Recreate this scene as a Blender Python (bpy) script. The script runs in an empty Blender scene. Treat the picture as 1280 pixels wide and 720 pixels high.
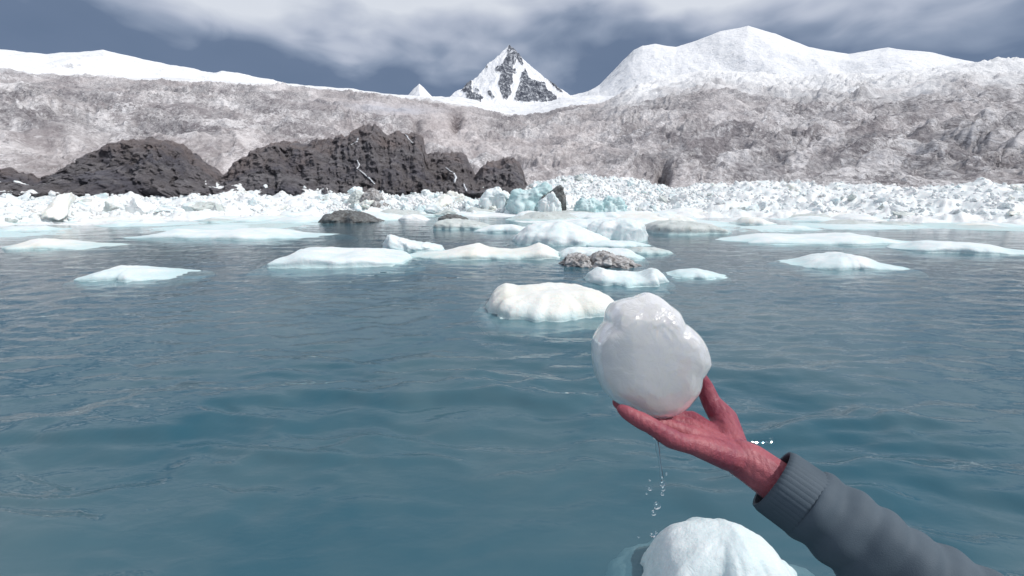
import bpy, bmesh, math, random
import numpy as np
from mathutils import Vector, Matrix

R = math.radians
random.seed(7)
scene = bpy.context.scene

# ------------------------------------------------------------------ camera
H = 1.6                      # eye height over the lake
PITCH = R(11.5)
F = 565.0                    # focal length in pixels of the 1280 px wide photograph
cam_d = bpy.data.cameras.new("camera")
cam_d.sensor_width = 36.0
cam_d.lens = F / 1280 * 36
cam_d.clip_start = 0.02
cam_d.clip_end = 20000
cam = bpy.data.objects.new("camera", cam_d)
cam.location = (0, 0, H)
cam.rotation_euler = (R(90) - PITCH, 0, 0)
scene.collection.objects.link(cam)
scene.camera = cam

# ------------------------------------------------------------------ world, sun, exposure
SUN_EL, SUN_AZ = R(50), R(110)        # azimuth measured from +Y towards +X
w = bpy.data.worlds.new("World")
scene.world = w
w.use_nodes = True
nt = w.node_tree
nt.nodes.clear()
N = nt.nodes.new
L = nt.links.new
out = N('ShaderNodeOutputWorld')
sky = N('ShaderNodeTexSky'); sky.sky_type = 'NISHITA'; sky.sun_disc = False
sky.sun_elevation = SUN_EL; sky.sun_rotation = SUN_AZ
sky.altitude = 4500
bg_sky = N('ShaderNodeBackground'); bg_sky.inputs[1].default_value = 0.1
L(sky.outputs[0], bg_sky.inputs[0])
tc = N('ShaderNodeTexCoord')
sep = N('ShaderNodeSeparateXYZ'); L(tc.outputs['Generated'], sep.inputs[0])
mp = N('ShaderNodeMapping'); mp.inputs['Scale'].default_value = (1, 1, 2.2)
L(tc.outputs['Generated'], mp.inputs[0])
n1 = N('ShaderNodeTexNoise'); n1.inputs['Scale'].default_value = 3.0; n1.inputs['Detail'].default_value = 3.2
n1.inputs['Roughness'].default_value = 0.52
L(mp.outputs[0], n1.inputs['Vector'])
n2 = N('ShaderNodeTexNoise'); n2.inputs['Scale'].default_value = 9; n2.inputs['Detail'].default_value = 4
n2.inputs['Distortion'].default_value = 0.5
L(mp.outputs[0], n2.inputs['Vector'])
def wm(op, a, b=None, c=None):
    m = N('ShaderNodeMath'); m.operation = op
    for i, v in enumerate((a, b, c)):
        if v is None: continue
        if isinstance(v, (int, float)): m.inputs[i].default_value = v
        else: L(v, m.inputs[i])
    return m.outputs[0]
h1 = wm('MULTIPLY_ADD', wm('SUBTRACT', n1.outputs[0], 0.47), 0.36, sep.outputs[2])
h2 = wm('MULTIPLY_ADD', wm('SUBTRACT', n2.outputs[0], 0.5), 0.07, h1)
vd = N('ShaderNodeVectorMath'); vd.operation = 'DISTANCE'; L(tc.outputs['Generated'], vd.inputs[0])
_a, _e = math.atan2(-0.345, 1.0), R(13.3)            # a paler cloud low over the left horizon
vd.inputs[1].default_value = (math.sin(_a) * math.cos(_e), math.cos(_a) * math.cos(_e), math.sin(_e))
mr = N('ShaderNodeMapRange'); mr.interpolation_type = 'SMOOTHSTEP'; mr.inputs[1].default_value = 0.13; mr.inputs[2].default_value = 0.0; mr.inputs[3].default_value = 0.0; mr.inputs[4].default_value = 0.045
L(vd.outputs['Value'], mr.inputs[0])
h2 = wm('ADD', h2, wm('MULTIPLY', mr.outputs[0], wm('ADD', n2.outputs[0], 0.5)))
ramp = N('ShaderNodeValToRGB')
e = ramp.color_ramp.elements
e[0].position = 0.10; e[0].color = (0.22, 0.27, 0.37, 1)
e[1].position = 0.75; e[1].color = (0.56, 0.59, 0.66, 1)
for p_, c_ in ((0.17, (0.13, 0.185, 0.285)), (0.250, (0.150, 0.205, 0.31)), (0.283, (0.28, 0.34, 0.455)), (0.312, (0.48, 0.53, 0.64)), (0.355, (0.73, 0.77, 0.84)), (0.5, (0.65, 0.69, 0.765))):
    q = e.new(p_); q.color = (*c_, 1)
L(h2, ramp.inputs[0])
bg_cl = N('ShaderNodeBackground'); bg_cl.inputs[1].default_value = 1.0
L(ramp.outputs[0], bg_cl.inputs[0])
mixw = N('ShaderNodeMixShader'); mixw.inputs[0].default_value = 0.93
L(bg_sky.outputs[0], mixw.inputs[1]); L(bg_cl.outputs[0], mixw.inputs[2])
L(mixw.outputs[0], out.inputs[0])

sd = bpy.data.lights.new("sun", 'SUN'); sd.energy = 3.0; sd.angle = R(0.6); sd.color = (1.0, 0.965, 0.92)
so = bpy.data.objects.new("sun", sd)
sun_dir = Vector((math.sin(SUN_AZ) * math.cos(SUN_EL), math.cos(SUN_AZ) * math.cos(SUN_EL), math.sin(SUN_EL)))
so.rotation_euler = sun_dir.to_track_quat('Z', 'Y').to_euler()
so.location = (-20, -20, 60)
scene.collection.objects.link(so)

scene.view_settings.view_transform = 'Standard'
scene.view_settings.look = 'None'
scene.view_settings.exposure = 0.0
scene.view_settings.gamma = 1.0
scene.cycles.max_bounces = 8
scene.cycles.transparent_max_bounces = 12
scene.cycles.transmission_bounces = 6
scene.cycles.caustics_reflective = False
scene.cycles.caustics_refractive = False
scene.cycles.use_denoising = True

# ------------------------------------------------------------------ geometry of sight: photograph position -> place in the world
cp, sp = math.cos(PITCH), math.sin(PITCH)
def ray(px, py):
    x = (px - 640) / F; y = (360 - py) / F
    return np.array([x, cp + y * sp, -sp + y * cp])
def on_plane(px, py, z=0.0):
    d = ray(px, py); t = (z - H) / d[2]
    return np.array([d[0] * t, d[1] * t, z])
def at_Y(px, py, Y):
    d = ray(px, py); t = Y / d[1]
    return np.array([d[0] * t, Y, H + d[2] * t])
def at_depth(px, py, t):
    d = ray(px, py); return Vector((d[0] * t, d[1] * t, H + d[2] * t))
def azel(px, py):
    d = ray(px, py); return math.atan2(d[0], d[1]), math.atan2(d[2], math.hypot(d[0], d[1]))
def outline(pts):
    """list of photograph points on a skyline -> function azimuth -> elevation"""
    a = sorted(azel(*p) for p in pts)
    A = np.array([i[0] for i in a]); E = np.array([i[1] for i in a])
    return lambda az: np.interp(az, A, E)

# ------------------------------------------------------------------ noise
def _h(ix, iy, iz):
    n = (ix.astype(np.int64) * 73856093) ^ (iy.astype(np.int64) * 19349663) ^ (iz.astype(np.int64) * 83492791)
    n = (n ^ (n >> 13)) * 1274126177
    n = n & 0x7fffffff
    n = (n ^ (n >> 15)) * 2246822519 & 0x7fffffff
    return n
def noise(x, y, z=0.0):
    x = np.asarray(x, float); y = np.asarray(y, float); z = np.zeros_like(x) + z
    fx, fy, fz = np.floor(x), np.floor(y), np.floor(z)
    dx, dy, dz = x - fx, y - fy, z - fz
    u, v, t = (d * d * d * (d * (d * 6 - 15) + 10) for d in (dx, dy, dz))
    r = 0
    for i in (0, 1):
        for j in (0, 1):
            for k in (0, 1):
                h = _h(fx + i, fy + j, fz + k)
                gx = (h & 255) / 127.5 - 1; gy = ((h >> 8) & 255) / 127.5 - 1; gz = ((h >> 16) & 255) / 127.5 - 1
                g = gx * (dx - i) + gy * (dy - j) + gz * (dz - k)
                r = r + g * (u if i else 1 - u) * (v if j else 1 - v) * (t if k else 1 - t)
    return r
def fbm(x, y, z=0.0, o=5, g=0.5, l=2.03):
    a, s, r = 1.0, 1.0, 0
    for i in range(o):
        r = r + a * noise(np.asarray(x) * s + 17.3 * i, np.asarray(y) * s - 9.1 * i, np.asarray(z) * s + 3.7 * i)
        a *= g; s *= l
    return r
def ridged(x, y, z=0.0, o=5, g=0.5, l=2.05):
    a, s, r, t = 1.0, 1.0, 0, 0
    for i in range(o):
        r = r + a * (1 - 2.0 * np.abs(noise(np.asarray(x) * s + 11.3 * i, np.asarray(y) * s + 5.1 * i, np.asarray(z) * s - 2.7 * i)))
        t += a; a *= g; s *= l
    return r / t
def sst(a, b, x):
    t = np.clip((x - a) / (b - a), 0, 1); return t * t * (3 - 2 * t)

# ------------------------------------------------------------------ materials
MATS = {}
class NB:
    def __init__(self, name):
        self.m = bpy.data.materials.new(name); self.m.use_nodes = True
        self.t = self.m.node_tree; self.t.nodes.clear()
        self.out = self.n('ShaderNodeOutputMaterial'); MATS[name] = self.m
    def n(self, k, **kw):
        o = self.t.nodes.new(k)
        for a, b in kw.items(): setattr(o, a, b)
        return o
    def l(self, a, b): self.t.links.new(a, b)
    def pos(self, scale=(1, 1, 1), obj=False):
        c = self.n('ShaderNodeTexCoord') if obj else self.n('ShaderNodeNewGeometry')
        m = self.n('ShaderNodeMapping'); m.inputs['Scale'].default_value = scale
        self.l(c.outputs['Object' if obj else 'Position'], m.inputs[0]); return m.outputs[0]
    def noise(self, vec, scale, detail=5, rough=0.55, dist=0.0, lo=0.4, hi=0.6):
        o = self.n('ShaderNodeTexNoise'); o.inputs['Scale'].default_value = scale; o.inputs['Detail'].default_value = detail
        o.inputs['Roughness'].default_value = rough; o.inputs['Distortion'].default_value = dist
        self.l(vec, o.inputs['Vector'])
        return self.map(o.outputs[0], lo, hi)
    def vor(self, vec, scale, lo, hi, feature='DISTANCE_TO_EDGE'):
        o = self.n('ShaderNodeTexVoronoi', feature=feature); o.inputs['Scale'].default_value = scale
        self.l(vec, o.inputs['Vector']); return self.map(o.outputs[0], lo, hi)
    def map(self, v, lo, hi):
        r = self.n('ShaderNodeMapRange'); r.inputs[1].default_value = lo; r.inputs[2].default_value = hi
        self.l(v, r.inputs[0]); return r.outputs[0]
    def math(self, op, a, b=None):
        m = self.n('ShaderNodeMath', operation=op)
        for i, v in enumerate((a, b)):
            if v is None: continue
            if isinstance(v, (int, float)): m.inputs[i].default_value = v
            else: self.l(v, m.inputs[i])
        return m.outputs[0]
    def mix(self, f, a, b):
        m = self.n('ShaderNodeMix', data_type='RGBA')
        if isinstance(f, (int, float)): m.inputs[0].default_value = f
        else: self.l(f, m.inputs[0])
        for i, v in ((6, a), (7, b)):
            if isinstance(v, tuple): m.inputs[i].default_value = (*v, 1)
            else: self.l(v, m.inputs[i])
        return m.outputs[2]
    def attr(self, name):
        a = self.n('ShaderNodeAttribute', attribute_name=name); return a.outputs['Fac']
    def bump(self, h, strength, dist, normal=None):
        b = self.n('ShaderNodeBump'); b.inputs['Strength'].default_value = strength; b.inputs['Distance'].default_value = dist
        self.l(h, b.inputs['Height'])
        if normal: self.l(normal, b.inputs['Normal'])
        return b.outputs[0]
    def bsdf(self, col, rough=0.8, normal=None, **kw):
        b = self.n('ShaderNodeBsdfPrincipled')
        for k, v in (('Base Color', col), ('Roughness', rough)):
            if isinstance(v, tuple): b.inputs[k].default_value = (*v, 1)
            elif isinstance(v, (int, float)): b.inputs[k].default_value = v
            else: self.l(v, b.inputs[k])
        for k, v in kw.items():
            k = k.replace('_', ' ')
            if isinstance(v, (int, float, tuple)): b.inputs[k].default_value = v
            else: self.l(v, b.inputs[k])
        if normal: self.l(normal, b.inputs['Normal'])
        self.l(b.outputs[0], self.out.inputs[0]); return b

def ice_mat(name, white, tint, tf_scale, dirt=None, dirt_amt=0.0, sss=0.25, rough=0.35, bump=0.35, radius=0.08):
    b = NB(name); p = b.pos(obj=False)
    pz = b.pos((1, 1, 2.6))
    f = b.noise(p, tf_scale, 6, 0.6, 0.4, 0.38, 0.66)
    c = b.mix(f, white, tint)
    c = b.mix(b.math('MULTIPLY', b.noise(pz, tf_scale * 5, 5, 0.7, 0.2, 0.5, 0.75), 0.35), c, (0.62, 0.72, 0.76))
    if dirt:
        d = b.noise(p, tf_scale * 2.3, 8, 0.72, 0.6, 0.62 - dirt_amt * 0.35, 0.72 - dirt_amt * 0.2)
        c = b.mix(d, c, dirt)
    if 'dark' not in name and 'rubble' not in name and 'dirty' not in name:      # wave-washed bare ice just over the waterline
        sp_ = b.n('ShaderNodeSeparateXYZ'); b.l(b.pos(), sp_.inputs[0])
        wl = b.map(b.math('ADD', sp_.outputs[2], b.math('MULTIPLY', b.noise(p, tf_scale * 1.5, 4, 0.6, 0.4, 0.3, 0.7), -0.10)), 0.10, -0.04)
        c = b.mix(b.math('MULTIPLY', wl, 0.75), c, (0.50, 0.70, 0.72))
    nb = b.noise(p, tf_scale * 9, 8, 0.65, 0.3, 0.25, 0.75)
    vb = b.vor(b.pos(), tf_scale * 14, 0.0, 0.35, 'F1')
    nn = b.bump(nb, bump, 0.05 / tf_scale)
    nn = b.bump(vb, bump * 0.5, 0.014 / tf_scale, nn)
    b.bsdf(c, b.math('ADD', b.math('MULTIPLY', nb, 0.3), rough), nn,
           Subsurface_Weight=sss, Subsurface_Radius=(0.5, 0.9, 1.0), Subsurface_Scale=radius, Specular_IOR_Level=0.4)
    return b.m
ice_mat('ice_white', (0.82, 0.855, 0.865), (0.66, 0.77, 0.79), 1.6)
ice_mat('ice_cream', (0.84, 0.855, 0.84), (0.77, 0.765, 0.69), 1.9)
ice_mat('ice_teal', (0.62, 0.75, 0.76), (0.42, 0.62, 0.64), 0.9, rough=0.25)
ice_mat('ice_dirty', (0.58, 0.58, 0.58), (0.44, 0.42, 0.42), 2.0, (0.13, 0.115, 0.11), 0.6, sss=0.05)
ice_mat('ice_dark', (0.17, 0.18, 0.18), (0.10, 0.105, 0.105), 1.5, (0.05, 0.045, 0.042), 0.5, sss=0.0)
ice_mat('ice_grey', (0.60, 0.64, 0.63), (0.47, 0.52, 0.50), 2.0, (0.30, 0.29, 0.27), 0.2, sss=0.1)
ice_mat('ice_rubble', (0.87, 0.88, 0.88), (0.72, 0.78, 0.80), 0.7, (0.38, 0.36, 0.35), 0.12, sss=0.1)

# ------------------------------------------------------------------ object helpers
COL = scene.collection
def tag(o, label=None, cat=None, group=None, kind=None):
    if label: o['label'] = label
    if cat: o['category'] = cat
    if group: o['group'] = group
    if kind: o['kind'] = kind
    return o
def mesh_obj(name, verts, faces, mat, parent=None, smooth=True, attrs=None):
    me = bpy.data.meshes.new(name)
    if isinstance(verts, np.ndarray):
        nf = len(faces)
        me.vertices.add(len(verts)); me.vertices.foreach_set('co', verts.astype(np.float32).ravel())
        k = faces.shape[1]
        me.loops.add(nf * k); me.loops.foreach_set('vertex_index', faces.astype(np.int32).ravel())
        me.polygons.add(nf); me.polygons.foreach_set('loop_start', np.arange(0, nf * k, k, dtype=np.int32))
        me.update(calc_edges=True); me.validate()
    else:
        me.from_pydata(verts, [], faces); me.update()
    if smooth: me.polygons.foreach_set('use_smooth', [True] * len(me.polygons))
    if attrs:
        for k, v in attrs.items():
            a = me.attributes.new(k, 'FLOAT', 'POINT'); a.data.foreach_set('value', np.asarray(v, np.float32).ravel())
    if mat: me.materials.append(MATS[mat] if isinstance(mat, str) else mat)
    o = bpy.data.objects.new(name, me); COL.objects.link(o)
    if parent: o.parent = parent
    return o
def grid_faces(nr, nc, wrap=False):
    i = np.arange(nr - 1)[:, None]; j = np.arange(nc if wrap else nc - 1)[None, :]
    a = i * nc + j; b = i * nc + (j + 1) % nc
    return np.stack([a, b, b + nc, a + nc], -1).reshape(-1, 4)
def empty(name, loc):
    o = bpy.data.objects.new(name, None); o.location = loc; o.empty_display_size = 0.1; COL.objects.link(o); return o

# ================================================================== TERRAIN
AZ0, AZ1 = R(-62), R(62)
# ---- glacier: crevassed ice slope from the lake up to the brow
base_el = outline([(-400, 236), (438, 236), (600, 238), (841, 238), (1700, 238)])
brow = outline([(-500, 60), (-150, 84), (100, 95), (250, 102), (350, 107), (438, 113), (470, 118), (520, 124), (560, 128), (600, 135), (635, 143), (660, 144),
                (685, 140), (700, 134), (735, 131), (757, 127), (775, 117), (800, 105), (820, 100), (841, 95), (880, 88), (930, 90), (1000, 98),
                (1100, 92), (1200, 80), (1350, 72), (1700, 50)])
nA, nR = 1050, 540
az = np.linspace(AZ0, AZ1, nA)[None, :]
tt = np.linspace(0, 1, nR)[:, None]
rr = 52 * (720 / 52) ** tt
AZ, RR = np.broadcast_arrays(az, rr)
X, Y = RR * np.sin(AZ), RR * np.cos(AZ)
fk = np.interp(RR, [66, 90, 110, 160, 230, 400, 640], [0, 0.19, 0.36, 0.62, 0.80, 0.935, 1.0])
fk = fk + 0.045 * fbm(X / 55, Y / 55, 0, 3) * sst(70, 120, RR) * (1 - sst(380, 600, RR)) * 2
EL = base_el(AZ) + (brow(AZ) - base_el(AZ)) * fk
Z = H + RR * np.tan(EL)
Z = np.where(RR < 66, Z - (66 - RR) * 0.45, Z)
Z = np.where(RR > 640, Z - (RR - 640) * 0.5, Z)
# ice-fall roughness
smooth_patch = sst(-0.1, 0.35, fbm(X / 60 + 3.1, Y / 60 + 8.2, 0, 3))
def blob(px, py, sx, sy):      # soft patch in azimuth/elevation-along-slope terms
    a0, e0 = azel(px, py)
    return np.exp(-((AZ - a0) / (sx / F)) ** 2 - ((EL - e0) / (sy / F)) ** 2)
smooth_patch = np.clip(0.5 * smooth_patch + blob(560, 165, 38, 22) + blob(490, 140, 50, 9) + 0.8 * blob(620, 190, 25, 14) * 0, 0, 1)
rough = (0.35 + 0.65 * (1 - smooth_patch)) * sst(60, 75, RR)
wx, wy = X + 3 * fbm(X / 9, Y / 9, 1, 3), Y + 3 * fbm(X / 9, Y / 9, 7, 3)
sc = np.clip(RR / 140, 0.7, 2.6)
cre = ridged(wx / 7.5, wy / 4.2, 0.3, 5, 0.6)
cre2 = ridged(wx / 3.4 + 9, wy / 3.2, 4.1, 3, 0.5)
big = ridged((X + Y * 0.5) / 34 + 2, (Y - X * 0.3) / 20, 2.2, 3, 0.5)
IU, IV = AZ * F, fk * 100            # along and up the slope, in slope units
wv = IV + 16 * fbm(IU / 110, IV / 40, 3, 3)
flow = fbm(IU / 34 + wv / 30, wv / 7.0, 8.2, 4, 0.55)          # curved bands of cleaner and dirtier ice
iq = IU + 9 * fbm(IU / 26, wv / 15, 31, 3); wq = wv + 5 * fbm(IU / 22, wv / 12, 35, 3)
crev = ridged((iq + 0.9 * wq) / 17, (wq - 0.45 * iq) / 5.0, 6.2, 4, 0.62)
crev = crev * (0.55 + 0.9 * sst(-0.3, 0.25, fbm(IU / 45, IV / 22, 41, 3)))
band_r = ridged(IU / 60 - wv / 40, wv / 11, 2.2, 3, 0.5)
rough = rough * (0.45 + 0.9 * sst(-0.25, 0.3, fbm(IU / 70, IV / 25, 12, 3)))
Z = Z + rough * (2.2 * (cre - 0.6) + 0.8 * (cre2 - 0.6)) * np.clip(sc, 0.8, 2.2) - 0.7 * rough * sst(0.5, 0.9, crev) + 3.2 * (band_r - 0.55) * sst(68, 100, RR) * (1 - sst(420, 620, RR)) + 8.5 * (big - 0.55) * (1 - 0.6 * smooth_patch) * sst(70, 120, RR) * (1 - sst(420, 620, RR))
Z = Z + 1.8 * fbm(X / 22, Y / 22, 5, 3) * sst(66, 110, RR) * (1 - sst(450, 620, RR))
# dark hollow in the smooth ice (the gully near the waterfall), right dip standing in for a shadow 
Z = Z - 4.5 * (blob(570 , 160, 6, 10) + 0.7 * blob(520, 163, 5, 6) + 1.0 * blob(828, 222, 6, 14))
bel = (brow(AZ) - EL) * F
right = sst(R(9), R(15), AZ)
pale = np.clip(blob(720, 190, 70, 32) + 0.7 * blob(600, 190, 30, 20) + 0.5 * blob(830, 150, 30, 20), 0, 1)
dirt_bands = np.clip(blob(480, 124, 60, 7) + 0.7 * blob(690, 150, 60, 8) + 0.3 * blob(800, 205, 60, 14) + 0.5 * blob(610, 155, 40, 9) + 0.5 * blob(790, 140, 45, 6), 0, 1)  # bands of greyer, dirtier ice
snow = sst(34, 8, bel + 14 * fbm(X / 14, Y / 30, 2, 4)) * right
snow = np.maximum(snow, sst(5, 0.5, bel + 3 * fbm(X / 14, Y / 30, 2, 4)) * (1 - right) * 0.9)
blue = blob(490, 140, 46, 5) 
hol_shade = np.clip((blob(571, 152, 9, 6) + blob(568, 164, 5, 9) + 0.8 * blob(522, 166, 6, 9) + blob(828, 222, 9, 18) * 0.6) * (0.9 + 1.2 * fbm(X / 3, Y / 3, Z / 3, 4)), 0, 1)  # shade put into the colour of the hollows, the right one a painted shadow
V = np.stack([X, Y, Z], -1).reshape(-1, 3)

b = NB('glacier_ice')
p = b.pos()
pl = b.pos((1, 0.45, 1))
col = b.mix(b.noise(pl, 0.8, 8, 0.82, 0.9, 0.43, 0.58), (0.23, 0.215, 0.225), (0.84, 0.825, 0.84))
col = b.mix(b.math('MULTIPLY', b.noise(p, 0.03, 5, 0.65, 0.8, 0.45, 0.62), 0.6), col, (0.45, 0.415, 0.425))
fl = b.attr('flow')
col = b.mix(b.math('MULTIPLY', b.map(fl, 0.04, 0.36), 0.6), col, (0.86, 0.84, 0.85))
col = b.mix(b.math('MULTIPLY', b.map(fl, -0.02, -0.30), 0.65), col, (0.23, 0.21, 0.225))
col = b.mix(b.math('MULTIPLY', b.noise(pl, 0.045, 5, 0.65, 1.4, 0.50, 0.64), 0.6), col, (0.80, 0.78, 0.79))
col = b.mix(b.math('MULTIPLY', b.noise(pl, 1.3, 6, 0.8, 0.6, 0.53, 0.62), 0.75), col, (0.12, 0.11, 0.12))
col = b.mix(b.math('MULTIPLY', b.noise(pl, 0.9, 7, 0.75, 1.2, 0.54, 0.63), 0.85), col, (0.84, 0.84, 0.86))
col = b.mix(b.math('MULTIPLY', b.math('MULTIPLY', b.attr('pale'), b.noise(pl, 0.7, 6, 0.75, 0.8, 0.42, 0.58)), 0.6), col, (0.86, 0.83, 0.83))
col = b.mix(b.math('MULTIPLY', b.math('MULTIPLY', b.attr('grit'), b.noise(pl, 0.6, 7, 0.75, 0.8, 0.36, 0.58)), 0.75), col, (0.20, 0.19, 0.20))
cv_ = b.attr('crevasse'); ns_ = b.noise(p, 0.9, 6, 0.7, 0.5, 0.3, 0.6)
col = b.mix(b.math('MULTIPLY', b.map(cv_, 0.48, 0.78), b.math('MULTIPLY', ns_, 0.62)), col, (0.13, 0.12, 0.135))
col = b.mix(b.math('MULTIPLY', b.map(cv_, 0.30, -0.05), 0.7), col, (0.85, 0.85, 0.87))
smo = b.attr('smoothed')
col = b.mix(b.math('MULTIPLY', smo, 0.72), col, b.mix(b.noise(p, 0.12, 6, 0.6, 0.5, 0.35, 0.65), (0.50, 0.44, 0.44), (0.70, 0.64, 0.63)))
col = b.mix(b.math('MULTIPLY', b.attr('blue'), 0.6), col, (0.50, 0.54, 0.62))
col = b.mix(b.math('MULTIPLY', b.attr('hollow_shade'), b.noise(p, 0.8, 6, 0.7, 0.5, 0.30, 0.50)), col, (0.13, 0.11, 0.115))  # painted shade darkens the hollows
sn = b.math('MULTIPLY', b.attr('snow'), b.noise(p, 0.25, 7, 0.7, 0.5, 0.12, 0.36))
col = b.mix(sn, col, (0.88, 0.89, 0.91))
nn = b.bump(b.noise(pl, 0.9, 8, 0.65, 0.5, 0.2, 0.8), 0.8, 0.9)
b.bsdf(col, 0.75, nn, Specular_IOR_Level=0.25)
tag(mesh_obj('glacier', V, grid_faces(nR, nA), 'glacier_ice', attrs={'smoothed': smooth_patch, 'snow': snow, 'blue': blue, 'hollow_shade': hol_shade, 'pale': pale, 'grit': dirt_bands, 'flow': flow, 'crevasse': crev}),
    'dirty grey pink crevassed glacier slope rising behind the ice pile', kind='structure')

# ---- snowfield between the brow and the peaks
b = NB('snow')
p = b.pos()
c = b.mix(b.noise(p, 0.02, 6, 0.6, 0.6, 0.4, 0.7), (0.90, 0.91, 0.93), (0.78, 0.81, 0.86))
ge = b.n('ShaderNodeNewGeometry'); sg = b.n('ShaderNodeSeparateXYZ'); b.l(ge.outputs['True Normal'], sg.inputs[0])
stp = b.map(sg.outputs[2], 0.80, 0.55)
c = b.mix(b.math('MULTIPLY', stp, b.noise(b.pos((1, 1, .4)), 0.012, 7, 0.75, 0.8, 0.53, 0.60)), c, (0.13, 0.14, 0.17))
nn = b.bump(b.noise(b.pos((1, 1, 0.6)), 0.03, 9, 0.62, 0.8, 0.2, 0.8), 0.7, 16.0)
b.bsdf(c, 0.7, nn, Specular_IOR_Level=0.2)
sn_top = outline([(-500, 70), (-150, 84), (100, 100), (250, 102), (350, 107), (438, 112), (480, 118), (530, 121.5), (575, 124), (620, 130), (690, 127), (705, 122.5), (740, 121), (780, 121), (841, 120), (1000, 118), (1200, 112), (1700, 80)])
nA2, nR2 = 420, 120
az = np.linspace(AZ0, AZ1, nA2)[None, :]; rr = np.linspace(600, 3300, nR2)[:, None]
A2, R2 = np.broadcast_arrays(az, rr)
E2 = (brow(A2) - R(0.25)) * (1 - sst(640, 2300, R2)) + sst(640, 2300, R2) * sn_top(A2)
E2 = np.minimum(E2, np.where(R2 < 1200, brow(A2) + R(0.1), 9))
Z2 = H + R2 * np.tan(E2) - np.clip(R2 - 2400, 0, 900) * 0.25 + 14 * fbm(R2 * np.sin(A2) / 160, R2 * np.cos(A2) / 160, 3, 4) * sst(600, 900, R2)
Z2 = np.where(R2 < 640, Z2 - 12, Z2)
V2 = np.stack([R2 * np.sin(A2), R2 * np.cos(A2), Z2], -1).reshape(-1, 3)
tag(mesh_obj('snowfield', V2, grid_faces(nR2, nA2), 'snow'), 'smooth white snowfield at the foot of the pyramid peak', kind='structure')

# ---- pyramid peak
def poly_mask(u, v, poly):
    inside = np.zeros(u.shape, bool); n = len(poly)
    for i in range(n):
        x1, y1 = poly[i]; x2, y2 = poly[(i + 1) % n]
        if y1 == y2: continue
        c = ((y1 > v) != (y2 > v)) & (u < (x2 - x1) * (v - y1) / (y2 - y1) + x1)
        inside ^= c
    return inside
DP = 2500.0
top = at_Y(635.5, 57, DP); s = DP * 1.0 / (cp * F) * 1.0
npx, npy = 540, 470
gx = np.linspace(-540, 540, npx)[None, :]; gy = np.linspace(-620, 330, npy)[:, None]
GX, GY = np.broadcast_arrays(gx, gy)
wxx = GX + 10 * fbm(GX / 70, GY / 70, 2, 4); wyy = GY + 10 * fbm(GX / 70, GY / 70, 9, 4)
pl_ = [(-0.98, -0.12, 1.10), (0.95, -0.15, 0.99), (-0.55, -0.95, 0.86), (0.30, -1.0, 0.92), (-0.5, 0.8, 1.1), (0.5, 0.8, 1.1)]
drop = np.full(GX.shape, -1e9)
for (a, b_, k) in pl_:
    n_ = math.hypot(a, b_); drop = np.maximum(drop, k * (a * wxx + b_ * wyy) / n_)
dist = np.hypot(GX, GY)
drop = np.where(drop < 200, drop, 200 + (drop - 200) * 0.8)
hz = top[2] - drop
hz += sst(0, 60, dist) * (10 * (ridged(GX / 34 + 3, GY / 90, 1.3, 5, 0.55) - 0.6) + 9 * fbm(GX / 60, GY / 60, 4, 4))
# photograph coordinates of the front face, for where rock breaks through the snow
base = at_Y(635.5, 57, DP)
U = 640 + (GX + top[0]) / (DP + GY) * F * cp
rows = []
zz = (hz - H) / (DP + GY)
# invert: tan(elev) in the camera's vertical plane -> row
ycam = (zz * cp + sp) / (cp - zz * sp)
Vr = 360 - ycam * F
U = 640 + (GX + top[0]) / (DP + GY) * F * (cp + ycam * sp)
du = 1.6 * fbm(GX / 16, hz / 22, 2, 4); dv = 2.2 * fbm(GX / 16 + 40, hz / 22, 6, 4)
Z8 = lambda q: [(560 + x / 6.54, 40 + y / 6.54) for x, y in q]
polys = [
 [(497,110),(545,150),(600,210),(622,270),(600,278),(560,225),(548,262),(532,300),(532,420),(510,450),(520,500),(490,555),(455,555),(430,500),(410,430),(430,340),(392,334),(385,290),(440,270),(480,200)],
 [(635,300),(665,390),(740,410),(790,420),(815,480),(890,530),(892,580),(790,585),(700,570),(640,580),(540,570),(545,530),(590,420),(600,350)],
 [(165,410),(195,400),(190,490),(240,510),(290,540),(270,580),(220,590),(155,560),(150,520)],
 [(320,490),(350,490),(385,540),(370,560),(330,520)], [(215,460),(250,470),(262,497),(230,490)],
 [(296,262),(332,288),(325,302),(300,284)], [(790,375),(860,418),(940,500),(915,500),(850,436)], [(105,495),(172,405),(160,500),(120,495)],
 [(536,300),(556,300),(552,350),(538,350)]]
m = np.zeros(GX.shape, bool)
front = GY < 60
for q in polys: m |= poly_mask(U + du, Vr + dv, Z8(q))
m &= front
m |= (~front) & (ridged(GX / 50, GY / 50, 2, 4) > 0.72)
rock = m.astype(float)
for _ in range(5):
    rock[1:-1, 1:-1] = (rock[1:-1, 1:-1] * 2 + rock[:-2, 1:-1] + rock[2:, 1:-1] + rock[1:-1, :-2] + rock[1:-1, 2:]) / 6
hz = hz + rock * (5 + 12 * (ridged(GX / 13, hz / 40, 3, 4, 0.6) - 0.5))
Vp = np.stack([GX + top[0], GY + DP, hz], -1).reshape(-1, 3)
b = NB('peak_snow_rock')
p = b.pos(); pv = b.pos((1, 1, 0.35))
sc_ = b.mix(b.noise(p, 0.02, 6, 0.6, 0.6, 0.4, 0.7), (0.90, 0.91, 0.93), (0.80, 0.83, 0.88))
rc = b.mix(b.noise(pv, 0.05, 8, 0.8, 0.9, 0.42, 0.60), (0.05, 0.058, 0.08), (0.26, 0.28, 0.32))
rc = b.mix(b.math('MULTIPLY', b.noise(pv, 0.05, 8, 0.78, 1.0, 0.52, 0.60), 0.8), rc, (0.75, 0.78, 0.82))
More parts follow.
